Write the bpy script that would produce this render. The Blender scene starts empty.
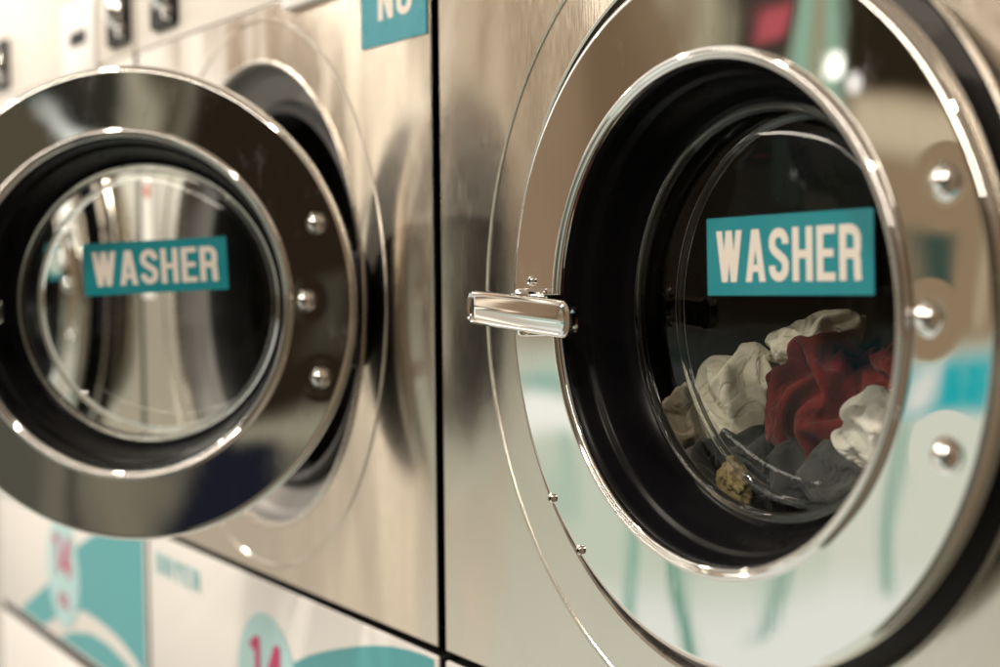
import bpy, bmesh, math, random
import numpy as np
from mathutils import Vector, Matrix, noise
R = math.radians
PI = math.pi
sc = bpy.context.scene
COL = sc.collection

# ------------------------------------------------------------------ materials
def new_mat(name):
    m = bpy.data.materials.new(name); m.use_nodes = True
    nt = m.node_tree
    return m, nt, nt.nodes['Principled BSDF']

def setp(b, **k):
    for n, v in k.items():
        b.inputs[n.replace('_', ' ')].default_value = v

def simple(name, col, rough=.4, metal=0., spec=.5, coat=0., rvar=0., bump=0., scale=40.):
    m, nt, b = new_mat(name)
    b.inputs['Base Color'].default_value = (*col, 1)
    b.inputs['Roughness'].default_value = rough
    b.inputs['Metallic'].default_value = metal
    b.inputs['Specular IOR Level'].default_value = spec
    b.inputs['Coat Weight'].default_value = coat
    if rvar or bump:
        tc = nt.nodes.new('ShaderNodeTexCoord'); n = nt.nodes.new('ShaderNodeTexNoise')
        n.inputs['Scale'].default_value = scale; n.inputs['Detail'].default_value = 6
        nt.links.new(tc.outputs['Object'], n.inputs['Vector'])
        if rvar:
            mr = nt.nodes.new('ShaderNodeMapRange')
            mr.inputs['From Min'].default_value = .3; mr.inputs['From Max'].default_value = .7
            mr.inputs['To Min'].default_value = max(.0, rough - rvar); mr.inputs['To Max'].default_value = rough + rvar
            nt.links.new(n.outputs['Fac'], mr.inputs['Value']); nt.links.new(mr.outputs['Result'], b.inputs['Roughness'])
        if bump:
            bp = nt.nodes.new('ShaderNodeBump'); bp.inputs['Strength'].default_value = bump
            bp.inputs['Distance'].default_value = .002
            nt.links.new(n.outputs['Fac'], bp.inputs['Height']); nt.links.new(bp.outputs['Normal'], b.inputs['Normal'])
    return m

def brushed_steel():
    m, nt, b = new_mat('brushed_steel'); L = nt.links
    b.inputs['Metallic'].default_value = 1
    b.inputs['Roughness'].default_value = .3
    b.inputs['Anisotropic'].default_value = .97
    tc = nt.nodes.new('ShaderNodeTexCoord')
    tg = nt.nodes.new('ShaderNodeCombineXYZ'); tg.inputs[0].default_value = 0; tg.inputs[2].default_value = 1
    # grain: brushing lines run across the sheet
    mp = nt.nodes.new('ShaderNodeMapping'); mp.inputs['Scale'].default_value = (220, 220, 12)
    L.new(tc.outputs['Object'], mp.inputs['Vector'])
    n = nt.nodes.new('ShaderNodeTexNoise'); n.inputs['Scale'].default_value = 4; n.inputs['Detail'].default_value = 5
    L.new(mp.outputs['Vector'], n.inputs['Vector'])
    mr = nt.nodes.new('ShaderNodeMapRange'); mr.inputs['From Min'].default_value = .3; mr.inputs['From Max'].default_value = .7
    mr.inputs['To Min'].default_value = .14; mr.inputs['To Max'].default_value = .22
    L.new(n.outputs['Fac'], mr.inputs['Value']); L.new(mr.outputs['Result'], b.inputs['Roughness'])
    cr = nt.nodes.new('ShaderNodeMix'); cr.data_type = 'RGBA'
    cr.inputs[6].default_value = (.66, .605, .525, 1); cr.inputs[7].default_value = (.74, .68, .595, 1)
    L.new(n.outputs['Fac'], cr.inputs[0]); L.new(cr.outputs[2], b.inputs['Base Color'])
    # thin sheet is never quite flat: slow waves, mostly across the width
    mp2 = nt.nodes.new('ShaderNodeMapping'); mp2.inputs['Scale'].default_value = (6, 1, 2.4)
    oi = nt.nodes.new('ShaderNodeObjectInfo')
    ad = nt.nodes.new('ShaderNodeVectorMath'); ad.operation = 'ADD'
    L.new(tc.outputs['Object'], ad.inputs[0]); L.new(oi.outputs['Location'], ad.inputs[1])
    L.new(ad.outputs['Vector'], mp2.inputs['Vector'])
    n2 = nt.nodes.new('ShaderNodeTexNoise'); n2.inputs['Scale'].default_value = 1.3; n2.inputs['Detail'].default_value = 1.5
    L.new(mp2.outputs['Vector'], n2.inputs['Vector'])
    bp = nt.nodes.new('ShaderNodeBump'); bp.inputs['Strength'].default_value = 1; bp.inputs['Distance'].default_value = .0022
    L.new(n2.outputs['Fac'], bp.inputs['Height']); L.new(bp.outputs['Normal'], b.inputs['Normal'])
    L.new(tg.outputs['Vector'], b.inputs['Tangent'])
    return m

def chrome(name='chrome', smudge=True, col=(.86, .84, .80), rough=.018, wave=0., dents=()):
    m, nt, b = new_mat(name); L = nt.links
    b.inputs['Metallic'].default_value = 1; b.inputs['Base Color'].default_value = (*col, 1)
    b.inputs['Roughness'].default_value = rough
    tc = nt.nodes.new('ShaderNodeTexCoord')
    if smudge:
        mp = nt.nodes.new('ShaderNodeMapping'); mp.inputs['Scale'].default_value = (22, 22, 9)
        L.new(tc.outputs['Object'], mp.inputs['Vector'])
        n = nt.nodes.new('ShaderNodeTexNoise'); n.inputs['Scale'].default_value = 2.2; n.inputs['Detail'].default_value = 7
        n.inputs['Roughness'].default_value = .65
        L.new(mp.outputs['Vector'], n.inputs['Vector'])
        mr = nt.nodes.new('ShaderNodeMapRange'); mr.inputs['From Min'].default_value = .5; mr.inputs['From Max'].default_value = .8
        mr.inputs['To Min'].default_value = rough; mr.inputs['To Max'].default_value = rough + .07
        L.new(n.outputs['Fac'], mr.inputs['Value']); L.new(mr.outputs['Result'], b.inputs['Roughness'])
        # finger marks and dried splashes: a thin matt film in scattered spots
        ms = nt.nodes.new('ShaderNodeTexNoise'); ms.inputs['Scale'].default_value = 16; ms.inputs['Detail'].default_value = 8; ms.inputs['Roughness'].default_value = .7
        mq = nt.nodes.new('ShaderNodeMapping'); mq.inputs['Scale'].default_value = (1.5, 1, .8)
        L.new(tc.outputs['Object'], mq.inputs['Vector']); L.new(mq.outputs['Vector'], ms.inputs['Vector'])
        mt = nt.nodes.new('ShaderNodeMapRange'); mt.inputs['From Min'].default_value = .57; mt.inputs['From Max'].default_value = .75
        mt.inputs['To Min'].default_value = 1.; mt.inputs['To Max'].default_value = .90
        L.new(ms.outputs['Fac'], mt.inputs['Value']); L.new(mt.outputs['Result'], b.inputs['Metallic'])
    if wave:
        n2 = nt.nodes.new('ShaderNodeTexNoise'); n2.inputs['Scale'].default_value = 7; n2.inputs['Detail'].default_value = .5
        L.new(tc.outputs['Object'], n2.inputs['Vector'])
        bp = nt.nodes.new('ShaderNodeBump'); bp.inputs['Strength'].default_value = 1; bp.inputs['Distance'].default_value = wave
        L.new(n2.outputs['Fac'], bp.inputs['Height']); L.new(bp.outputs['Normal'], b.inputs['Normal'])
        last = bp
        for dx, dz in dents:      # the sheet is pulled in round each bolt
            vd = nt.nodes.new('ShaderNodeVectorMath'); vd.operation = 'DISTANCE'; vd.inputs[1].default_value = (dx, 0, dz)
            L.new(tc.outputs['Object'], vd.inputs[0])
            mr = nt.nodes.new('ShaderNodeMapRange'); mr.interpolation_type = 'SMOOTHERSTEP'
            mr.inputs['From Min'].default_value = .004; mr.inputs['From Max'].default_value = .026
            L.new(vd.outputs['Value'], mr.inputs['Value'])
            b2 = nt.nodes.new('ShaderNodeBump'); b2.inputs['Strength'].default_value = 1; b2.inputs['Distance'].default_value = .00018
            L.new(mr.outputs['Result'], b2.inputs['Height']); L.new(last.outputs['Normal'], b2.inputs['Normal']); last = b2
        L.new(last.outputs['Normal'], b.inputs['Normal'])
    return m

def thin_glass(name, base=.045, edge=.8, power=4., tint=(.93, .95, .94)):
    m = bpy.data.materials.new(name); m.use_nodes = True
    nt = m.node_tree; nt.nodes.clear(); L = nt.links
    out = nt.nodes.new('ShaderNodeOutputMaterial'); mix = nt.nodes.new('ShaderNodeMixShader')
    tr = nt.nodes.new('ShaderNodeBsdfTransparent'); tr.inputs[0].default_value = (*tint, 1)
    gl = nt.nodes.new('ShaderNodeBsdfGlossy'); gl.inputs['Roughness'].default_value = .02
    lw = nt.nodes.new('ShaderNodeLayerWeight'); lw.inputs['Blend'].default_value = .5
    pw = nt.nodes.new('ShaderNodeMath'); pw.operation = 'POWER'; pw.inputs[1].default_value = power
    ma = nt.nodes.new('ShaderNodeMath'); ma.operation = 'MULTIPLY_ADD'; ma.inputs[1].default_value = edge; ma.inputs[2].default_value = base
    L.new(lw.outputs['Facing'], pw.inputs[0]); L.new(pw.outputs[0], ma.inputs[0]); L.new(ma.outputs[0], mix.inputs[0])
    L.new(tr.outputs[0], mix.inputs[1]); L.new(gl.outputs[0], mix.inputs[2]); L.new(mix.outputs[0], out.inputs[0])
    return m

def cloth_mat(name, col, col2=None, scale=500.):
    m, nt, b = new_mat(name); L = nt.links
    b.inputs['Roughness'].default_value = .9; b.inputs['Specular IOR Level'].default_value = .15
    b.inputs['Sheen Weight'].default_value = .15
    tc = nt.nodes.new('ShaderNodeTexCoord')
    n = nt.nodes.new('ShaderNodeTexNoise'); n.inputs['Scale'].default_value = 30; n.inputs['Detail'].default_value = 6
    L.new(tc.outputs['Object'], n.inputs['Vector'])
    mx = nt.nodes.new('ShaderNodeMix'); mx.data_type = 'RGBA'
    c2 = col2 or tuple(c * .7 for c in col)
    mx.inputs[6].default_value = (*c2, 1); mx.inputs[7].default_value = (*col, 1)
    mr = nt.nodes.new('ShaderNodeMapRange'); mr.inputs['From Min'].default_value = .35; mr.inputs['From Max'].default_value = .6
    L.new(n.outputs['Fac'], mr.inputs['Value']); L.new(mr.outputs['Result'], mx.inputs[0])
    L.new(mx.outputs[2], b.inputs['Base Color'])
    w = nt.nodes.new('ShaderNodeTexNoise'); w.inputs['Scale'].default_value = scale; w.inputs['Detail'].default_value = 3
    L.new(tc.outputs['Object'], w.inputs['Vector'])
    bp = nt.nodes.new('ShaderNodeBump'); bp.inputs['Strength'].default_value = .4; bp.inputs['Distance'].default_value = .001
    L.new(w.outputs['Fac'], bp.inputs['Height'])
    # fine creases: thin ridges where a warped noise crosses its middle
    cn = nt.nodes.new('ShaderNodeTexNoise'); cn.inputs['Scale'].default_value = 34; cn.inputs['Detail'].default_value = 2.5; cn.inputs['Distortion'].default_value = 1.2
    L.new(tc.outputs['Object'], cn.inputs['Vector'])
    sb = nt.nodes.new('ShaderNodeMath'); sb.operation = 'SUBTRACT'; sb.inputs[1].default_value = .5; L.new(cn.outputs['Fac'], sb.inputs[0])
    ab = nt.nodes.new('ShaderNodeMath'); ab.operation = 'ABSOLUTE'; L.new(sb.outputs[0], ab.inputs[0])
    cm = nt.nodes.new('ShaderNodeMapRange'); cm.interpolation_type = 'SMOOTHSTEP'; cm.inputs['From Max'].default_value = .10; L.new(ab.outputs[0], cm.inputs['Value'])
    b2 = nt.nodes.new('ShaderNodeBump'); b2.inputs['Strength'].default_value = .8; b2.inputs['Distance'].default_value = .0012
    L.new(cm.outputs['Result'], b2.inputs['Height']); L.new(bp.outputs['Normal'], b2.inputs['Normal'])
    L.new(b2.outputs['Normal'], b.inputs['Normal'])
    return m

STEEL = brushed_steel()
CHROME = chrome(wave=.0018, dents=((.1925, .0757), (.1812, .0034), (.1940, -.0690)))
CHROME_TRIM = chrome('polished_chrome_trim', smudge=False, col=(.88, .86, .84), rough=.05)
RIM = simple('satin_steel_rim', (.68, .64, .58), .28, 1., rvar=.06)
BLACK = simple('black_moulded_plastic', (.004, .004, .005), .30, spec=.11, rvar=.07, scale=25)
RUBBER = simple('black_rubber', (.012, .012, .013), .45, rvar=.1)
GREY = simple('grey_moulded_collar', (.21, .20, .195), .45, spec=.4, rvar=.08, bump=.15, scale=300)
NAVY = simple('dark_navy_plastic', (.016, .018, .03), .35)
DARK = simple('gap_shade_dark', (.012, .012, .012), .6)  # dark colour stands in for the shade inside the gaps
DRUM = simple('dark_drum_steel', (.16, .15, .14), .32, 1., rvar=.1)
WHITE = simple('warm_white_enamel', (.77, .755, .735), .32, spec=.5, rvar=.05, scale=12)
WHITE2 = simple('cream_control_panel', (.72, .68, .62), .38, rvar=.05, scale=12)
BLKPLATE = simple('black_plate', (.012, .012, .013), .5, spec=.12)
TEAL = simple('teal_vinyl', (.003, .205, .245), .38, rvar=.06, scale=30)
TEAL_F = simple('teal_print', (.07, .36, .40), .35)
TEAL_L = simple('pale_teal_print', (.42, .66, .68), .35)
MAGENTA = simple('magenta_print', (.50, .012, .13), .4)
CREAM = simple('cream_lettering', (.66, .61, .55), .5)
PAPER = simple('white_paper_label', (.80, .78, .74), .6)
REDP = simple('red_print', (.55, .05, .03), .5)
PANE = thin_glass('clear_door_pane', .019, .45, 4.)
BOWL = thin_glass('glass_bowl', .008, .7, 4.)
def solid_glass():
    m, nt, b = new_mat('solid_glass_bead')
    b.inputs['Transmission Weight'].default_value = 1; b.inputs['Roughness'].default_value = .01
    b.inputs['IOR'].default_value = 1.5; b.inputs['Base Color'].default_value = (.95, .97, .96, 1)
    return m
BEAD = solid_glass()

# ------------------------------------------------------------------ mesh helpers
def link(name, bm, mats, parent=None, loc=None, sharp=38, smooth=True):
    me = bpy.data.meshes.new(name); bm.normal_update(); bm.to_mesh(me); bm.free()
    if not isinstance(mats, (list, tuple)): mats = [mats]
    for m in mats: me.materials.append(m)
    if smooth:
        me.polygons.foreach_set('use_smooth', [True] * len(me.polygons))
        me.set_sharp_from_angle(angle=R(sharp))
    o = bpy.data.objects.new(name, me); COL.objects.link(o)
    if parent: o.parent = parent
    if loc: o.location = loc
    return o

def lathe(bm, prof, seg=160, c=(0, 0, 0), mi=0, flip=False):
    """profile of (radius, y) turned about the Y axis"""
    rings = []
    for r, y in prof:
        if r < 1e-6: rings.append([bm.verts.new((c[0], c[1] + y, c[2]))])
        else: rings.append([bm.verts.new((c[0] + r * math.cos(2 * PI * k / seg), c[1] + y, c[2] + r * math.sin(2 * PI * k / seg))) for k in range(seg)])
    for a, b in zip(rings[:-1], rings[1:]):
        for k in range(seg):
            k2 = (k + 1) % seg
            if len(a) == 1 and len(b) == 1: continue
            if len(a) == 1: vs = [a[0], b[k2], b[k]]
            elif len(b) == 1: vs = [a[k], a[k2], b[0]]
            else: vs = [a[k], a[k2], b[k2], b[k]]
            if flip: vs.reverse()
            f = bm.faces.new(vs); f.material_index = mi
    return bm

def box(bm, x0, x1, y0, y1, z0, z1, bev=0., seg=2, mi=0):
    t = bmesh.new(); bmesh.ops.create_cube(t, size=1)
    for v in t.verts:
        v.co = Vector(((x0 + x1) / 2 + v.co.x * (x1 - x0), (y0 + y1) / 2 + v.co.y * (y1 - y0), (z0 + z1) / 2 + v.co.z * (z1 - z0)))
    if bev: bmesh.ops.bevel(t, geom=t.edges[:], offset=bev, segments=seg, affect='EDGES', profile=.5)
    add_bm(bm, t, mi); return bm

def add_bm(bm, t, mi=0, mat=None):
    mp = {}
    for v in t.verts: mp[v] = bm.verts.new(mat @ v.co if mat else v.co)
    for f in t.faces:
        g = bm.faces.new([mp[v] for v in f.verts]); g.material_index = mi
    t.free()

def rrect(w, h, r, n=8):
    """rounded rectangle outline, counter-clockwise in x,z"""
    r = min(r, w / 2 - 1e-5, h / 2 - 1e-5); pts = []
    for cx, cz, a0 in ((w / 2 - r, h / 2 - r, 0), (-w / 2 + r, h / 2 - r, 90), (-w / 2 + r, -h / 2 + r, 180), (w / 2 - r, -h / 2 + r, 270)):
        for k in range(n + 1):
            a = R(a0 + 90 * k / n); pts.append((cx + r * math.cos(a), cz + r * math.sin(a)))
    return pts

def loft_rr(bm, steps, c=(0, 0, 0), tilt=0., mi=0, cap0=True, cap1=True, n=8):
    """steps: (w,h,r,y) rounded rectangles joined one after another along y"""
    rings = []
    ct, st = math.cos(tilt), math.sin(tilt)
    for w, h, r, y in steps:
        rings.append([bm.verts.new((c[0] + x * ct - z * st, c[1] + y, c[2] + x * st + z * ct)) for x, z in rrect(w, h, r, n)])
    for a, b in zip(rings[:-1], rings[1:]):
        for k in range(len(a)):
            k2 = (k + 1) % len(a)
            f = bm.faces.new([a[k], a[k2], b[k2], b[k]]); f.material_index = mi
    if cap0: f = bm.faces.new(rings[0]); f.material_index = mi
    if cap1: f = bm.faces.new(list(reversed(rings[-1]))); f.material_index = mi
    bmesh.ops.recalc_face_normals(bm, faces=bm.faces[:])
    return bm

def flat_poly(bm, pts, y, mi, th=0.):
    """filled outline in x,z facing -y"""
    vs = [bm.verts.new((x, y, z)) for x, z in pts]
    f = bm.faces.new(vs); f.material_index = mi
    f.normal_update()
    if f.normal.y > 0: f.normal_flip()
    bmesh.ops.triangulate(bm, faces=[f])

# ------------------------------------------------------------------ lettering: condensed bold capitals
def strip(bm, pts, t, y, mi, closed=False):
    n = len(pts); L = []; Rr = []
    for i, p in enumerate(pts):
        p = Vector(p)
        if closed: a = Vector(pts[i - 1]); b = Vector(pts[(i + 1) % n])
        else: a = Vector(pts[max(i - 1, 0)]); b = Vector(pts[min(i + 1, n - 1)])
        d1 = (p - a).normalized() if (p - a).length > 1e-9 else (b - p).normalized()
        d2 = (b - p).normalized() if (b - p).length > 1e-9 else d1
        nn = Vector((-(d1.y + d2.y), d1.x + d2.x)).normalized()
        cs = max(.5, nn.dot(Vector((-d1.y, d1.x))))
        o = nn * (t / 2 / cs); L.append(p + o); Rr.append(p - o)
    VL = [bm.verts.new((q.x, y, q.y)) for q in L]; VR = [bm.verts.new((q.x, y, q.y)) for q in Rr]
    for i in range(n if closed else n - 1):
        j = (i + 1) % n
        f = bm.faces.new([VL[i], VR[i], VR[j], VL[j]]); f.material_index = mi
        f.normal_update()
        if f.normal.y > 0: f.normal_flip()

def arc(cx, cz, rx, rz, a0, a1, n=8):
    return [(cx + rx * math.cos(R(a0 + (a1 - a0) * k / n)), cz + rz * math.sin(R(a0 + (a1 - a0) * k / n))) for k in range(n + 1)]

T = .17
def glyph(ch):
    """list of ('bar', xb, xt) | ('rect', x0,x1,z0,z1) | ('line', pts, closed); and the width"""
    t = T; h = t / 2; w = .52
    a = h; b = w - h; q = .17
    if ch == 'W': return [('bar', .15, 0), ('bar', .15, .275), ('bar', .41, .285), ('bar', .41, .57)], .74
    if ch == 'A': return [('bar', 0, .17), ('bar', .38, .21), ('rect', .1, .45, .19, .33)], .55
    if ch == 'S':
        p = [(b, .70)] + arc(b - q, 1 - h - q, q, q, 0, 90, 6) + arc(a + q, 1 - h - q, q, q, 90, 180, 6) \
            + [(a, .66), (a + .05, .585), (b - .05, .415), (b, .34)] + [(b, h + q)] + arc(b - q, h + q, q, q, 0, -90, 6)[1:] + arc(a + q, h + q, q, q, -90, -180, 6) + [(a, .30)]
        return [('line', p, False)], w
    if ch == 'H': return [('rect', 0, t, 0, 1), ('rect', w - t, w, 0, 1), ('rect', t, w - t, .425, .575)], w
    if ch == 'E': return [('rect', 0, t, 0, 1), ('rect', t, .46, 0, .15), ('rect', t, .46, .85, 1), ('rect', t, .42, .43, .575)], .46
    if ch == 'R':
        p = [(t, 1 - h)] + arc(b - q, 1 - h - q, q, q, 90, 0, 6) + [(b, .62)] + arc(b - .1, .58, .1, .1, 0, -90, 5) + [(t, .48)]
        return [('rect', 0, t, 0, 1), ('line', p, False), ('line', [(b - .12, .5), (b - .03, .44), (b - .005, .36), (b, .12), (b + .02, 0)], False)], w + .02
    if ch == 'D':
        p = [(t, 1 - h)] + arc(b - q, 1 - h - q, q, q, 90, 0, 6) + arc(b - q, h + q, q, q, 0, -90, 6) + [(t, h)]
        return [('rect', 0, t, 0, 1), ('line', p, False)], w
    if ch == 'Y': return [('rect', .19, .36, 0, .45), ('line', [(.08, 1), (.275, .42)], False), ('line', [(.47, 1), (.275, .42)], False)], .55
    if ch == 'N': return [('rect', 0, t, 0, 1), ('rect', w - t, w, 0, 1), ('line', [(h, 1 - .02), (w - h, .02)], False)], w
    if ch == 'O' or ch == '0':
        p = arc(b - q, 1 - h - q, q, q, 0, 90, 6) + arc(a + q, 1 - h - q, q, q, 90, 180, 6) + arc(a + q, h + q, q, q, 180, 270, 6) + arc(b - q, h + q, q, q, 270, 360, 6)
        return [('line', p, True)], w
    if ch == 'G':
        p = [(b, .70)] + arc(b - q, 1 - h - q, q, q, 0, 90, 6) + arc(a + q, 1 - h - q, q, q, 90, 180, 6) + arc(a + q, h + q, q, q, 180, 270, 6) + arc(b - q, h + q, q, q, 270, 360, 6) + [(b, .5)]
        return [('line', p, False), ('rect', .27, w - t, .38, .52)], w
    if ch == 'K': return [('rect', 0, t, 0, 1), ('line', [(t, .42), (.46, 1)], False), ('line', [(.2, .52), (.48, 0)], False)], .55
    if ch == '1': return [('rect', .16, .16 + t, 0, 1), ('line', [(.18, .90), (.02, .76)], False)], .36
    if ch == '4': return [('rect', .34, .34 + t, 0, 1), ('rect', 0, .60, .2, .35), ('line', [(.40, .96), (.07, .28)], False)], .60
    return [], .3

def text(bm, s, x0, z0, height, width=None, y=0., mi=1, gap=.10, tilt=0., cx=0., cz=0.):
    lay = []; x = 0
    for ch in s:
        g, w = glyph(ch); lay.append((g, x)); x += w + gap
    tot = x - gap
    sx = (width / tot) if width else height
    tb = bmesh.new(); i = 0
    for g, ox in lay:
        for st in g:
            i += 1; yy = y - i * 3e-6
            if st[0] == 'bar':
                xb, xt = st[1] + ox, st[2] + ox
                strip_pts = [(xb, 0), (xb + T, 0), (xt + T, 1), (xt, 1)]
                vs = [tb.verts.new((p[0], yy, p[1])) for p in strip_pts]; f = tb.faces.new(vs)
                f.normal_update()
                if f.normal.y > 0: f.normal_flip()
            elif st[0] == 'rect':
                vs = [tb.verts.new(p) for p in ((st[1] + ox, yy, st[3]), (st[2] + ox, yy, st[3]), (st[2] + ox, yy, st[4]), (st[1] + ox, yy, st[4]))]; f = tb.faces.new(vs)
                f.normal_update()
                if f.normal.y > 0: f.normal_flip()
            else: strip(tb, [(p[0] + ox, p[1]) for p in st[1]], T, yy, 0, st[2])
    for v in tb.verts: v.co = Vector((x0 + v.co.x * sx, v.co.y, z0 + v.co.z * height))
    add_bm(bm, tb, mi)

# ------------------------------------------------------------------ object helpers
def tag(o, label=None, cat=None, group=None, kind=None):
    if label: o['label'] = label
    if cat: o['category'] = cat
    if group: o['group'] = group
    if kind: o['kind'] = kind
    return o

def empty(name, loc):
    o = bpy.data.objects.new(name, None); COL.objects.link(o); o.location = loc; o.empty_display_size = .05
    return o

KIDS = {}
def copy_tree(o, parent=None):
    c = o.copy(); COL.objects.link(c)
    if parent: c.parent = parent
    out = {o.name: c}
    for ch in [x for x in bpy.data.objects if x.parent == o]:
        out.update(copy_tree(ch, c))
    return out

# ------------------------------------------------------------------ washer
PITCH = .7745
ZB = .3106                     # height of the door opening's centre above the washer's foot
FOOT = -.336

def make_washer():
    root = empty('washing_machine', (-.39459, 0, FOOT))
    x0, x1, z0, z1 = -.3745, .3865, -.3095, .3095
    # front sheet: round opening, pressed ring round it, edges folded back
    bm = bmesh.new(); seg = 192
    prof = [(.2540, 0.), (.2955, 0.), (.2962, -.0007), (.2988, -.0011), (.2995, 0.)]
    rings = []
    corners = [math.atan2(z, x) % (2 * PI) for x in (x0, x1) for z in (z0, z1)]
    angs = sorted([2 * PI * k / seg for k in range(seg)] + corners)
    for r, y in prof: rings.append([bm.verts.new((r * math.cos(a), y, r * math.sin(a))) for a in angs])
    def rect_pt(a, e):
        c, s = math.cos(a), math.sin(a); ts = []
        if c > 1e-9: ts.append((x1) / c)
        if c < -1e-9: ts.append((x0) / c)
        if s > 1e-9: ts.append((z1) / s)
        if s < -1e-9: ts.append((z0) / s)
        t = min(ts); x, z = c * t, s * t
        cx, cz = (x0 + x1) / 2, (z0 + z1) / 2; hw, hh = (x1 - x0) / 2, (z1 - z0) / 2
        return cx + (x - cx) * (hw - e) / hw, cz + (z - cz) * (hh - e) / hh
    for e, y in ((.0016, 0.), (.0007, .0003), (.0002, .0008), (0., .0018), (0., .0030)):
        rings.append([bm.verts.new((rect_pt(a, e)[0], y, rect_pt(a, e)[1])) for a in angs])
    for a, b in zip(rings[:-1], rings[1:]):
        for k in range(len(angs)):
            k2 = (k + 1) % len(angs); bm.faces.new([a[k], a[k2], b[k2], b[k]])
    bmesh.ops.recalc_face_normals(bm, faces=bm.faces[:])
    up = Matrix.Translation((0, 0, ZB))
    bm.transform(up); link('front_panel', bm, STEEL, root, sharp=8)
    # cabinet behind
    bm = bmesh.new(); t = bmesh.new()
    box(t, x0 + .002, x1 - .002, .032, .68, z0 + .002, .62, .004)
    t.normal_update()
    for f in [f for f in t.faces if f.normal.y < -.9 and f.calc_area() > .1]: t.faces.remove(f)
    add_bm(bm, t); bm.transform(up); link('cabinet', bm, DARK, root)
    # rolled rim of the opening
    bm = lathe(bmesh.new(), [(.2555, .0005), (.2550, -.0018), (.2535, -.0028), (.2515, -.0022), (.2500, .001), (.2495, .006)], 192)
    bm.transform(up); link('opening_rim', bm, RIM, root)
    bm = lathe(bmesh.new(), [(.2498, .004), (.2470, .014), (.2420, .022), (.2360, .025), (.2140, .034), (.2110, .040)], 192)
    bm.transform(up); link('collar', bm, GREY, root)
    bm = lathe(bmesh.new(), [(.2130, .041), (.2115, .030), (.2060, .024), (.2000, .026), (.1965, .034), (.1950, .05), (.1975, .075), (.215, .085), (.235, .088)], 160)
    bm.transform(up); link('door_gasket', bm, RUBBER, root)
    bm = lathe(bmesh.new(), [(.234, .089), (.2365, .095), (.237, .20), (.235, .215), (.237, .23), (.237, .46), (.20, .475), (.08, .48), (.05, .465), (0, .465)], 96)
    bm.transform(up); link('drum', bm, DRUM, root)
    # hinge
    bm = bmesh.new()
    box(bm, .206, .2475, -.010, .022, -.066, .046, .006, 3)
    bm.transform(up); link('hinge', bm, NAVY, root)
    # control panel above
    cp = bmesh.new()
    box(cp, x0, x1, -.0008, .035, z1 + .0012, .62, .0012, 2)
    cp.transform(up); cp = link('control_panel', cp, WHITE2, root)
    def plate(x, z):
        bm = bmesh.new()
        loft_rr(bm, [(.082, .080, .006, -.0006), (.082, .080, .006, -.0072), (.080, .078, .006, -.0085)], (x, 0, z + ZB), cap0=False)
        p = bm; o = link('coin_plate', p, BLKPLATE, cp)
        return o
    for x in (-.262, .340):
        z = .366
        plate(x, z)
        bm = bmesh.new()
        lathe(bm, [(0, -.022), (.010, -.0215), (.019, -.018), (.0235, -.012), (.0245, -.0086)], 40)
        bm.transform(Matrix.Translation((x, 0, z + ZB + .004)))
        lathe(bm, [(0, -.016), (.007, -.015), (.010, -.0086)], 24, (x + .028, 0, z + ZB - .026))
        box(bm, x + .021, x + .027, -.013, -.0086, z + ZB - .030, z + ZB + .0, .001)
        link('knob', bm, CHROME_TRIM, cp)
    bm = bmesh.new()
    loft_rr(bm, [(.150, .110, .006, -.0006), (.150, .110, .006, -.0062), (.147, .107, .006, -.0072)], (.165, 0, .352 + ZB), cap0=False)
    link('display_bezel', bm, WHITE, cp)
    bm = bmesh.new(); loft_rr(bm, [(.074, .020, .002, -.0072), (.074, .020, .002, -.0080)], (.170, 0, .356 + ZB), cap0=False)
    link('display', bm, BLKPLATE, cp)

    # ---- door (closed position); its own origin is the centre of the plate's face
    bm = lathe(bmesh.new(), [(.1630, .008), (.1630, .0004), (.1634, 0.), (.1640, 0.), (.2225, 0.), (.2230, 0.), (.2252, .0006), (.2272, .0022), (.2285, .0050), (.2289, .0085), (.2287, .0115), (.2275, .0145), (.2250, .0168), (.2220, .0175), (.2050, .0180)], 224)
    door = link('door', bm, CHROME, root, (.0298, -.0413, .0016 + ZB), sharp=60)
    bm = lathe(bmesh.new(), [(.2060, .0178), (.2045, .046), (.200, .052), (.150, .060), (.1395, .058)], 128, flip=False)
    link('back_shell', bm, BLACK, door)
    bm = lathe(bmesh.new(), [(.1690, .0004), (.1688, -.0020), (.1678, -.0040), (.1660, -.0050), (.1645, -.0046), (.1638, -.0036), (.1630, -.0034), (.1618, -.0036), (.1608, -.0026), (.1605, -.0005), (.1605, .001)], 224)
    link('inner_ring', bm, CHROME_TRIM, door, sharp=70)
    bm = lathe(bmesh.new(), [(.1604, .0009), (.1596, .0013), (.1580, .006), (.1560, .014), (.1548, .0165), (.1525, .0176), (.1512, .0200), (.1490, .030), (.1460, .041), (.1425, .0505), (.1395, .053), (.1370, .053), (.1365, .058)], 192)
    link('glass_surround', bm, BLACK, door, sharp=50)
    bm = lathe(bmesh.new(), [(.1372, .0525), (.1335, .0475), (.125, .0440), (.100, .0420), (.06, .0408), (0, .0404)], 160)
    link('front_pane', bm, PANE, door)
    bm = lathe(bmesh.new(), [(.1368, .0545), (.1380, .062), (.1390, .070), (.1382, .078), (.1345, .0855), (.127, .0915), (.110, .098), (.08, .104), (.04, .107), (0, .108)], 160)
    link('glass_bowl', bm, BOWL, door)
    bm = bmesh.new()
    lathe(bm, [(.1340 + .0032 * math.cos(2 * PI * k / 16), .0505 + .0040 * math.sin(2 * PI * k / 16)) for k in range(17)], 128)
    bmesh.ops.remove_doubles(bm, verts=bm.verts[:], dist=1e-6); bmesh.ops.recalc_face_normals(bm, faces=bm.faces[:])
    link('glass_rim', bm, BEAD, door)
    bm = bmesh.new()
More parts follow.
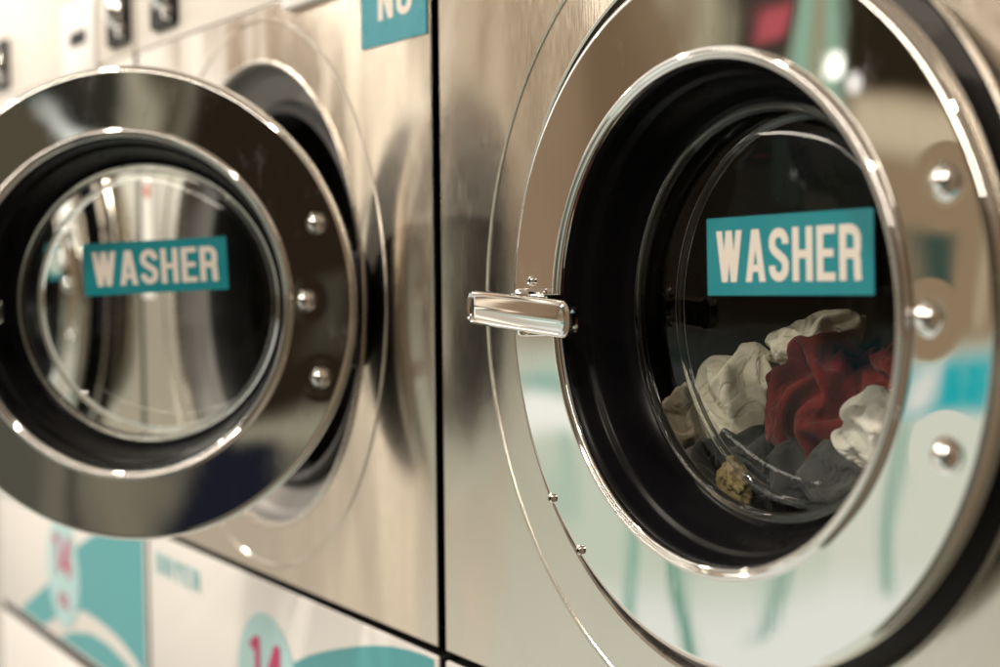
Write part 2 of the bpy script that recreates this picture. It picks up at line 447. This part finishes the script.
    lathe(bm, [(.1300 + .0030 * math.cos(2 * PI * k / 16), .0850 + .0034 * math.sin(2 * PI * k / 16)) for k in range(17)], 128)
    bmesh.ops.remove_doubles(bm, verts=bm.verts[:], dist=1e-6); bmesh.ops.recalc_face_normals(bm, faces=bm.faces[:])
    link('bowl_shoulder', bm, BEAD, door)
    for x, z in ((.1925, .0757), (.1812, .0034), (.1940, -.0690)):
        bm = lathe(bmesh.new(), [(0, -.0078), (.0028, -.0076), (.0056, -.0063), (.0076, -.0040), (.0083, -.0013), (.0084, .0006)], 40)
        lathe(bm, [(.0082, -.0010), (.0100, -.0008), (.0107, .0006)], 40)
        link('bolt', bm, CHROME_TRIM, door, (x, 0, z))
    for x, z in ((-.1990, .0200), (-.1741, -.1401), (-.1391, -.1732)):
        bm = lathe(bmesh.new(), [(0, -.0006), (.0013, -.0006), (.0014, -.0024), (.0024, -.0028), (.0034, -.0020), (.0039, .0006)], 28)
        lathe(bm, [(0, -.0007), (.00135, -.0007)], 28, mi=1)
        link('screw', bm, [CHROME_TRIM, BLACK], door, (x, 0, z))
    # handle: lever with a raised frame round a mirror face, standing off the plate on a bracket
    bm = bmesh.new(); tl = -.048
    hc = (-.1830, -.0225, -.0030)
    loft_rr(bm, [(.126, .019, .006, .0085), (.1335, .0250, .0085, .0050), (.1345, .0262, .0090, .0000), (.1335, .0256, .0088, -.0030), (.1315, .0238, .0082, -.0050), (.1290, .0214, .0075, -.0056),
                 (.1270, .0196, .0068, -.0050), (.1262, .0190, .0066, -.0036), (.1258, .0186, .0065, -.0034), (.1220, .0150, .0055, -.00385), (.1160, .0095, .0040, -.0042), (.1100, .0040, .0018, -.0044)], hc, tl, n=7)
    h = link('handle', bm, CHROME_TRIM, door, sharp=30)
    bm = box(bmesh.new(), -.2060, -.1600, -.0165, .0004, -.0060, .0110, .0018, 3)
    link('handle_bracket', bm, CHROME_TRIM, door, sharp=50)
    bm = box(bmesh.new(), -.2545, -.2470, -.0210, -.0150, -.0035, .0050, .0014, 3)
    link('handle_tab', bm, CHROME_TRIM, door, sharp=50)
    for x, z in ((-.1850, .0100), (-.1830, -.0155)):
        bm = lathe(bmesh.new(), [(0, -.0240), (.0030, -.0238), (.0048, -.022), (.0050, -.0004)], 24)
        link('pivot_pin', bm, CHROME_TRIM, door, (x, 0, z), sharp=50)
    # sticker on the pane
    bm = bmesh.new()
    loft_rr(bm, [(.1500, .0515, .0006, .0), (.1500, .0515, .0006, -.0004)], n=2)
    for f in bm.faces: f.material_index = 0
    text(bm, 'WASHER', -.0655, -.0170, .0340, .1310, y=-.00045, mi=1)
    link('sticker', bm, [TEAL, CREAM], door, (.0205, .0385, .0375), smooth=False)
    return root, door

washer, door0 = make_washer()
base_names = {o.name: o for o in bpy.data.objects}
right = copy_tree(washer); r_root = right[washer.name]; r_root.location.x += PITCH
third = copy_tree(washer); t_root = third[washer.name]; t_root.location.x -= PITCH
GW = 'washing machines in a row'
tag(washer, 'steel front-load washer with its round chrome door swung open toward the viewer', 'washing machine', GW)
tag(r_root, 'steel front-load washer with closed door and laundry showing behind the glass', 'washing machine', GW)
tag(t_root, 'far washer mostly hidden behind the open round door, its cream control panel at top left', 'washing machine', GW)
# left door open
door0.location = (.1310, -.1943, -.0031 + ZB)
door0.rotation_euler = (0, 0, .8221)
door0['label'] = 'round chrome door swung open'
def kid(root_map, name): return root_map[name]
st0 = [o for o in bpy.data.objects if o.parent == door0 and o.name.startswith('sticker')][0]
st0.rotation_euler = (0, -R(2.4), 0); st0.location.x = .0150; st0.location.z = .0365
for mp_, ti in ((right, 1.1), (third, 2.0)):
    s = mp_[st0.name]; s.rotation_euler = (0, -R(ti), 0)
right[st0.name].location = (.0310, .0385, .0380)
third[st0.name].location = (.0180, .0385, .0375)
# washer number sign, only on the washer with the open door
bm = bmesh.new()
box(bm, .2570, .3815, -.0012, -.0002, .2365, .3060, .0003, 1)
text(bm, 'NO', .2925, .2590, .0400, .0640, y=-.0014, mi=1, gap=.12)
bm.transform(Matrix.Translation((0, 0, ZB)))
link('number_sticker', bm, [simple('sea_blue_vinyl', (.03, .26, .33), .3, rvar=.05), CREAM], washer, smooth=False)
bm = bmesh.new()
box(bm, -.3700, -.3270, -.0012, -.0002, -.010, .150, .0004, 1)
lathe(bm, [(0, 0), (.010, 0)], 24, (-.3480, -.0014, .128), 1)
bm.transform(Matrix.Translation((0, 0, ZB)))
link('notice_label', bm, [PAPER, REDP], washer, smooth=False)

# ------------------------------------------------------------------ dryers under the washers
def make_dryer():
    zt, zb = -.3435, -.580
    root = empty('dryer', (-.39459, 0, -1.30))
    dz = Matrix.Translation((0, 0, 1.30))
    x0, x1 = -.3745, .3865
    bm = bmesh.new(); box(bm, x0 + .0012, x1 - .0012, .0025, .68, -1.28, -.345, .0003, 1); bm.transform(dz); link('cabinet', bm, DARK, root)  # dark body close behind the sheets, so the gaps read black
    bm = bmesh.new(); loft_rr(bm, [(x1 - x0, zt - zb, .003, .0022), (x1 - x0, zt - zb, .003, .0010), (x1 - x0 - .0006, zt - zb - .0006, .003, .0003), (x1 - x0 - .002, zt - zb - .002, .003, 0.)], ((x0 + x1) / 2, 0, (zt + zb) / 2), n=3)
    bm.transform(dz); fas = link('fascia', bm, WHITE, root, sharp=50)
    # printed wave
    bm = bmesh.new()
    up = [(-.245, -.574), (-.20, -.5535), (-.15, -.532), (-.10, -.511), (-.05, -.485), (.0, -.456), (.05, -.431), (.085, -.4155), (.119, -.4010), (.155, -.389), (.19, -.3785), (.23, -.3675), (.266, -.3590), (.30, -.3525), (.335, -.3485), (.360, -.3470), (.3800, -.3470)]
    lo = [(.3800, -.545), (.33, -.5275), (.28, -.517), (.23, -.511), (.17, -.508), (.114, -.508), (.06, -.517), (.0, -.534), (-.06, -.555), (-.11, -.574)]
    flat_poly(bm, up + lo, -.0006, 0)
    lo2 = [(-.02, -.574), (.06, -.550), (.14, -.536), (.22, -.535), (.30, -.545), (.38, -.563), (.38, -.574)]
    flat_poly(bm, lo2, -.0006, 0)
    bm.transform(dz); link('wave_print', bm, TEAL_F, fas, smooth=False)
    bm = bmesh.new()
    flat_poly(bm, arc(.008, -.466, .083, .0870, 0, 360, 60)[:-1], -.0010, 0)
    text(bm, '14', -.0370, -.4740, .0650, .0900, y=-.0014, mi=1, gap=.12)
    text(bm, 'KG', -.0150, -.5230, .0240, .0520, y=-.0014, mi=1, gap=.12)
    bm.transform(dz); link('capacity_mark', bm, [TEAL_L, MAGENTA], fas, smooth=False)
    bm = bmesh.new(); text(bm, 'DRYER', -.3440, -.3925, .0265, .1530, y=-.0010, mi=0, gap=.16)
    bm.transform(dz); link('lettering', bm, simple('soft_teal_print', (.22, .50, .55), .4), fas, smooth=False)
    # lower front
    bm = bmesh.new(); loft_rr(bm, [(x1 - x0, .68, .004, .0022), (x1 - x0, .68, .004, .0010), (x1 - x0 - .002, .678, .003, 0.)], ((x0 + x1) / 2, 0, -.598 - .34), n=3)
    bm.transform(dz); link('lower_front', bm, WHITE, root, sharp=50)
    return root
dryer = make_dryer()
d_r = copy_tree(dryer)[dryer.name]; d_r.location.x += PITCH
d_t = copy_tree(dryer)[dryer.name]; d_t.location.x -= PITCH
GD = 'dryers under the washers'
tag(dryer, 'dryer with white fascia reading DRYER and 14 under the washer with the open door', 'dryer', GD)
tag(d_r, 'dryer of which only a white corner shows under the washer with laundry', 'dryer', GD)
tag(d_t, 'dryer at the bottom left corner with a blurred 14 KG mark on its fascia', 'dryer', GD)

# ------------------------------------------------------------------ laundry in the right washer
def garment(name, c, rad, mat, label, cat, folds=(1.45, 1.12), fdir=(1, 0, .2), inner=.62, seed=0, rot=(0, 0, 0), flat=0., steps=170):
    """crumpled cloth: a bag of too much fabric buckles inside the room it has"""
    bm = bmesh.new(); bmesh.ops.create_icosphere(bm, subdivisions=5, radius=1)
    bm.verts.ensure_lookup_table()
    V = np.array([v.co[:] for v in bm.verts]); E = np.array([[v.index for v in e.verts] for e in bm.edges])
    B = []
    for e in bm.edges:
        o = [[v for v in f.verts if v not in e.verts][0].index for f in e.link_faces]
        if len(o) == 2: B.append(o)
    B = np.array(B); rnd = random.Random(seed)
    off = Vector((rnd.uniform(-50, 50), rnd.uniform(-50, 50), rnd.uniform(-50, 50)))
    rd = np.array(rad); X = V * rd
    fd = np.array(fdir, float); fd /= np.linalg.norm(fd)
    def rest(P):
        d = X[P[:, 1]] - X[P[:, 0]]; l = np.linalg.norm(d, axis=1); al = np.abs(d @ fd) / np.maximum(l, 1e-9)
        vary = np.array([noise.noise(Vector(V[p[0]]) * 1.3 + off) for p in P])
        return l * (folds[1] + (folds[0] - folds[1]) * al) * (1 + .10 * vary)
    RE, RB = rest(E), rest(B) * .97
    dis = np.array([.75 * noise.noise(Vector(v) * 1.7 + off) + .55 * noise.noise(Vector(v) * 3.6 - off) + .5 * math.sin(Vector(v).dot(Vector(fd)) * 9 + 5 * noise.noise(Vector(v) * 1.1 + off)) for v in V])
    shape = 1 + np.array([.16 * noise.noise(Vector(v) * 1.0 - off) for v in V])
    X = X * (1 + .16 * dis)[:, None] * shape[:, None]
    vel = np.zeros_like(X); n = len(X)
    def solve(P, rl, k, X):
        d = X[P[:, 1]] - X[P[:, 0]]; l = np.linalg.norm(d, axis=1) + 1e-12
        cr = d * ((l - rl) / l * .5 * k)[:, None]
        out = np.zeros_like(X)
        for a in range(3): out[:, a] = np.bincount(P[:, 0], cr[:, a], n) - np.bincount(P[:, 1], cr[:, a], n)
        return out
    for it in range(steps):
        old = X.copy(); X = X + vel * .9
        X = X + solve(E, RE, .32, X) + solve(B, RB, .16, X)
        r = np.linalg.norm(X / rd, axis=1) / shape
        f = np.clip(r, inner, 1.03) / np.maximum(r, 1e-6); X = X * f[:, None]
        vel = X - old
    if flat: X[:, 2] = np.maximum(X[:, 2], -rd[2] * flat)
    for v, p in zip(bm.verts, X): v.co = p
    for _ in range(1): bmesh.ops.smooth_vert(bm, verts=bm.verts[:], factor=.3, use_axis_x=True, use_axis_y=True, use_axis_z=True)
    bm.transform(Matrix.Rotation(rot[2], 4, 'Z') @ Matrix.Rotation(rot[1], 4, 'Y') @ Matrix.Rotation(rot[0], 4, 'X'))
    o = link(name, bm, mat, None, c, sharp=180)
    sm = o.modifiers.new('smooth', 'SUBSURF'); sm.levels = 1; sm.render_levels = 1
    tag(o, label, cat, 'laundry in the drum')
    return o
DC = Vector((.40982, -.04127, -.0238))          # closed door centre
def P(x, y, z): return DC + Vector((x, y, z))
M_CREAM = cloth_mat('cream_terry', (.80, .73, .60), (.70, .63, .51))
M_RED = cloth_mat('dark_red_knit', (.20, .016, .016), (.10, .008, .010))
M_WHITE = cloth_mat('white_cotton', (.78, .74, .68), (.66, .61, .55))
M_BEIGE = cloth_mat('beige_cotton', (.36, .29, .21), (.26, .21, .15))
M_DGREY = cloth_mat('charcoal_cotton', (.045, .042, .038), (.025, .023, .022))
M_GREY = cloth_mat('grey_knit', (.17, .155, .14), (.10, .09, .085), 250)
M_TAN = cloth_mat('tan_cloth', (.38, .29, .14), (.16, .12, .06))
M_SLATE = cloth_mat('slate_grey_cotton', (.07, .068, .066), (.05, .048, .046))
garment('towel', P(-.128, .146, -.084), (.042, .038, .056), M_CREAM, 'cream towel bunched left of the red garment', 'towel', (1.22, 1.02), (1, 0, .35), .7, 3)
garment('towel', P(-.070, .162, -.026), (.052, .028, .020), M_CREAM, 'cream towel end lying over the top of the pile', 'towel', (1.25, 1.02), (.3, 0, 1), .6, 4, rot=(0, R(-18), 0))
garment('red_garment', P(-.046, .146, -.079), (.048, .038, .062), M_RED, 'dark red knitted garment in the middle of the pile', 'garment', (1.6, 1.08), (1, 0, .08), .6, 8, rot=(0, R(5), 0))
garment('white_shirt', P(.036, .132, -.082), (.048, .034, .034), M_WHITE, 'white cotton shirt right of the red garment', 'shirt', (1.2, 1.02), (.4, 0, 1), .7, 12)
garment('red_sleeve', P(.024, .160, -.042), (.052, .030, .026), M_RED, 'dark red sleeve lying above the white shirt', 'garment', (1.4, 1.05), (.6, 0, 1), .6, 40, rot=(0, R(-20), 0))
garment('beige_cloth', P(-.170, .135, -.096), (.042, .032, .034), M_BEIGE, 'beige cloth at the left edge of the pile against the glass', 'cloth', (1.45, 1.06), (.6, 0, -.8), .58, 15, rot=(0, R(-35), 0))
garment('charcoal_shirt', P(-.086, .122, -.122), (.072, .038, .036), M_DGREY, 'charcoal crumpled shirt below the cream towel', 'shirt', (1.6, 1.15), (.7, .1, .7), .5, 21)
garment('grey_sweater', P(-.140, .114, -.138), (.036, .028, .034), M_GREY, 'grey knitted sweater low on the left of the pile', 'sweater', (1.3, 1.06), (.8, 0, -.4), .6, 25)
garment('tan_cloth', P(-.075, .088, -.128), (.017, .010, .022), M_TAN, 'small tan cloth at the bottom of the pile', 'cloth', (1.25, 1.05), (1, 0, .5), .6, 30)
garment('slate_cloth', P(.016, .128, -.120), (.058, .036, .030), M_SLATE, 'slate grey cloth under the white shirt at lower right', 'cloth', (1.15, 1.02), (.2, 0, 1), .7, 33, rot=(0, R(14), 0))

# ------------------------------------------------------------------ camera
cam = bpy.data.cameras.new('Camera'); co = bpy.data.objects.new('Camera', cam); COL.objects.link(co)
fw = Vector((-0.84167217, 0.53749014, -0.05188751)); rt = Vector((0.53862134, 0.84249006, -0.00987703)); upv = Vector((-0.03840591, 0.03626094, 0.99860409))
m = Matrix((rt, upv, -fw)).transposed().to_4x4(); m.translation = Vector((1.14289217, -.66559294, .01534954))
co.matrix_world = m
cam.sensor_width = 36; cam.lens = 1500.58 / 1000 * 36
cam.clip_start = .01; cam.clip_end = 100
cam.dof.use_dof = True; cam.dof.focus_distance = 1.11; cam.dof.aperture_fstop = 3.2; cam.dof.aperture_blades = 0
sc.camera = co

# ------------------------------------------------------------------ surroundings as an environment: az = degrees to the left of straight out from the machines
w = bpy.data.worlds.new('World'); sc.world = w; w.use_nodes = True
nt = w.node_tree; nt.nodes.clear(); L = nt.links
def N(t, **k):
    n = nt.nodes.new(t)
    for a, b in k.items(): setattr(n, a, b)
    return n
def M(op, a, b=None, c=None):
    n = N('ShaderNodeMath', operation=op)
    for i, v in enumerate((a, b, c)):
        if v is None: continue
        if isinstance(v, (int, float)): n.inputs[i].default_value = v
        else: L.new(v, n.inputs[i])
    return n.outputs[0]
tc = N('ShaderNodeTexCoord'); sx = N('ShaderNodeSeparateXYZ'); L.new(tc.outputs['Generated'], sx.inputs[0])
az = M('MULTIPLY', M('ARCTAN2', M('MULTIPLY', sx.outputs[0], -1), M('MULTIPLY', sx.outputs[1], -1)), 180 / PI)
el = M('MULTIPLY', M('ARCSINE', sx.outputs[2]), 180 / PI)
def ramp(v, a, s):       # 0 below a, 1 above, softness s
    n = N('ShaderNodeMapRange', interpolation_type='SMOOTHSTEP')
    L.new(v, n.inputs['Value']); n.inputs['From Min'].default_value = a - s; n.inputs['From Max'].default_value = a + s
    return n.outputs['Result']
cur = None
def layer(col, a0=-400, a1=400, e0=-100, e1=100, s=.6, se=None, amt=1.):
    global cur
    se = s if se is None else se
    if e0 > -99: e0 -= 1.75
    if e1 < 99: e1 -= 1.75
    f = None
    for v, lo, hi, ss in ((az, a0, a1, s), (el, e0, e1, se)):
        if lo > -99.9: q = ramp(v, lo, ss); f = q if f is None else M('MULTIPLY', f, q)
        if hi < 99.9: q = M('SUBTRACT', 1., ramp(v, hi, ss)); f = q if f is None else M('MULTIPLY', f, q)
    if amt != 1.: f = M('MULTIPLY', f, amt)
    n = N('ShaderNodeMix', data_type='RGBA')
    if cur is None: n.inputs[6].default_value = (*col, 1)
    else: L.new(cur, n.inputs[6])
    n.inputs[7].default_value = (*col, 1)
    if f is not None: L.new(f, n.inputs[0])
    cur = n.outputs[2]
BROWN = (.235, .160, .098); PALE = (.60, .66, .54)
layer(BROWN)
layer((.29, .20, .125), a0=54.6, a1=58, e0=-2, e1=30, s=1.0)
layer((.185, .122, .072), a0=51.5, a1=54.0, e0=-1, e1=30, s=.8)
layer((.34, .27, .20), e0=25, s=8)                           # ceiling
layer((.10, .075, .05), a0=-10, a1=34, e0=-1, e1=30, s=3)
layer((.09, .075, .05), a0=-25.2, a1=-10, e0=-2, e1=24, s=.6)
layer((.36, .33, .24), a0=-23.4, a1=-22.6, e0=3, e1=24, s=.12)
layer((.26, .24, .18), a0=-25.1, a1=-24.3, e0=3, e1=24, s=.12)
layer((.03, .028, .022), a0=-22.6, a1=-20.6, e0=2, e1=24, s=.3)
layer((.03, .12, .09), a0=-20.7, a1=-19.5, e0=7.4, e1=9.4, s=.4)
layer((.9, .92, .86), a0=-21.9, a1=-20.7, e0=6.2, e1=7.2, s=.2)
layer((1.7, 1.6, 1.45), a0=68.0, a1=90, e0=3, e1=60, s=.5)       # bright area added: whitens the left steel, lights the far controls
layer((.60, .32, .15), a0=66.0, a1=67.2, e0=0, e1=60, s=.3)  # from here bars added to lay vertical streaks on the brushed steel
layer((2.4, 2.15, 1.75), a0=60.9, a1=62.2, e0=-30, e1=60, s=.3)
layer((.10, .09, .07), a0=59.9, a1=60.8, e0=-12, e1=60, s=.25)
layer((1.15, .96, .72), a0=57.6, a1=59.0, e0=0, e1=60, s=.25)
layer((.12, .085, .05), a0=63.0, a1=64.6, e0=2, e1=60, s=.4)
# controls of a machine across the aisle
layer((.9, .8, .6), a0=42.9, a1=48.2, e0=3.0, e1=4.8, s=.12)
layer((.03, .025, .02), a0=46.5, a1=47.9, e0=3.0, e1=4.5, s=.12)
layer((.03, .025, .02), a0=44.8, a1=46.2, e0=3.0, e1=4.5, s=.12)
layer((.03, .025, .02), a0=43.1, a1=44.5, e0=3.0, e1=4.5, s=.12)
# below eye level
layer(PALE, a0=20, e1=-1.6, s=1.2)
layer((.60, .53, .43), a0=57.4, e1=-1.6, s=.6, se=2.)  # warm patch added so the lower steel mirrors beige
layer((2.2, 1.9, 1.5), a0=61.1, a1=62.1, e0=-40, e1=-1, s=.3)  # bright streak bar for the steel, added again lower down
layer((.15, .14, .105), a0=-60, a1=20, e1=-2.0, s=1.5)
layer((.07, .065, .05), a0=-21.3, a1=-20.6, e1=-4, s=.2)
layer((.20, .175, .125), a0=-23.8, a1=-22.2, e1=-4, s=.4)
layer((.09, .085, .065), a0=-19.2, a1=-10, e1=-4, s=.4)
layer((.022, .015, .009), a0=-60, a1=-24.6, e0=-6.2, e1=26, s=.8)  # dark shop front
layer((.30, .28, .20), a0=-31, a1=-26.5, e0=-6.2, e1=-4.6, s=.6)
layer((.05, .045, .03), a0=-31, a1=-29, e0=-2, e1=1, s=.6)
layer((.012, .013, .022), a0=-29.0, a1=-24.4, e1=-5.6, s=.6)
# the aisle opposite as the closed door mirrors it
layer((.42, .38, .26), a0=49.3, a1=50.2, e0=8.6, e1=16, s=.25)
layer((.05, .045, .035), a0=46.6, a1=49.3, e0=8.9, e1=16, s=.3)
layer((.50, .10, .12), a0=47.0, a1=48.5, e0=9.9, e1=11.4, s=.25)
layer((.30, .48, .36), a0=44.2, a1=46.5, e0=6.0, e1=18, s=.35)
layer((.34, .30, .19), a0=45.0, a1=45.6, e0=6.0, e1=18, s=.2)
layer((.025, .018, .010), a0=40.6, a1=44.2, e0=7.4, e1=18, s=.35)
layer((4., 3.9, 3.6), a0=44.3, a1=44.8, e0=8.1, e1=8.8, s=.12)
layer((2.5, 2.4, 2.3), a0=43.5, a1=43.9, e0=7.5, e1=8.0, s=.1)
layer((.60, .50, .34), a0=40.2, a1=43.8, e0=5.6, e1=7.2, s=.35)
layer((.30, .215, .13), a0=36, a1=43.5, e0=-2.0, e1=5.5, s=.5)
layer((.04, .075, .06), a0=41.5, a1=42.7, e0=.2, e1=3.0, s=.35)
layer((.42, .34, .22), a0=39.4, a1=40.1, e0=-1.5, e1=5, s=.2)
layer((.70, .72, .62), a0=24, a1=45, e1=-2.4, s=.3)
layer((.02, .42, .46), a0=30, a1=43.2, e0=-4.2, e1=-2.4, s=.15)
layer((.76, .76, .70), a0=41.6, a1=42.6, e0=-4.0, e1=-2.5, s=.2)
layer((.84, .86, .80), e1=-11.0, a0=40, a1=60, s=1.2)
layer((.08, .30, .20), a0=49.6, a1=50.2, e0=-13.5, e1=-8.4, s=.15)
layer((.10, .32, .22), a0=47.2, a1=47.6, e0=-12.5, e1=-5.0, s=.15)
layer((.24, .46, .36), a0=52.4, a1=53.0, e0=-12.5, e1=-8.0, s=.3)
layer((.14, .36, .26), a0=42.2, a1=42.6, e0=-11.5, e1=-4.4, s=.15)
layer((.24, .46, .38), a0=53.9, a1=57.4, e0=-4.4, e1=-2.7, s=.5, amt=.75)
layer((1.0, 1.0, .92), a0=54.2, a1=57.6, e0=-5.2, e1=-3.7, s=.4)
layer((.34, .52, .42), a0=55.4, a1=56.0, e0=-8.5, e1=-5.0, s=.3, amt=.7)
bg = N('ShaderNodeBackground'); L.new(cur, bg.inputs[0]); bg.inputs[1].default_value = 1.0
out = N('ShaderNodeOutputWorld'); L.new(bg.outputs[0], out.inputs[0])

# ------------------------------------------------------------------ ceiling lamps, plus an added highlight strip
def lamp(x, y, z, power, size=.11, col=(1, .89, .76)):
    l = bpy.data.lights.new('ceiling_lamp', 'AREA'); l.shape = 'DISK'; l.size = size; l.energy = power; l.color = col
    o = bpy.data.objects.new('ceiling_lamp', l); COL.objects.link(o); o.location = (x, y, z); return o
for x, e in ((-3.0, 38), (-1.7, 44), (-.3, 22), (1.3, 19)):
    lamp(x, -1.05, 1.35, e)
hl_strip = bpy.data.lights.new('added_highlight_strip', 'AREA'); hl_strip.shape = 'RECTANGLE'; hl_strip.size = 5.; hl_strip.size_y = .22; hl_strip.energy = 90; hl_strip.color = (1, .90, .78)  # added long light for soft continuous highlights on the chrome rims
to = bpy.data.objects.new('added_highlight_strip', hl_strip); COL.objects.link(to); to.location = (-.3, -2.7, 1.40)

sc.view_settings.view_transform = 'Standard'; sc.view_settings.look = 'None'; sc.view_settings.exposure = 0; sc.view_settings.gamma = 1
sc.cycles.max_bounces = 10; sc.cycles.glossy_bounces = 6; sc.cycles.transparent_max_bounces = 16
sc.cycles.sample_clamp_indirect = 6
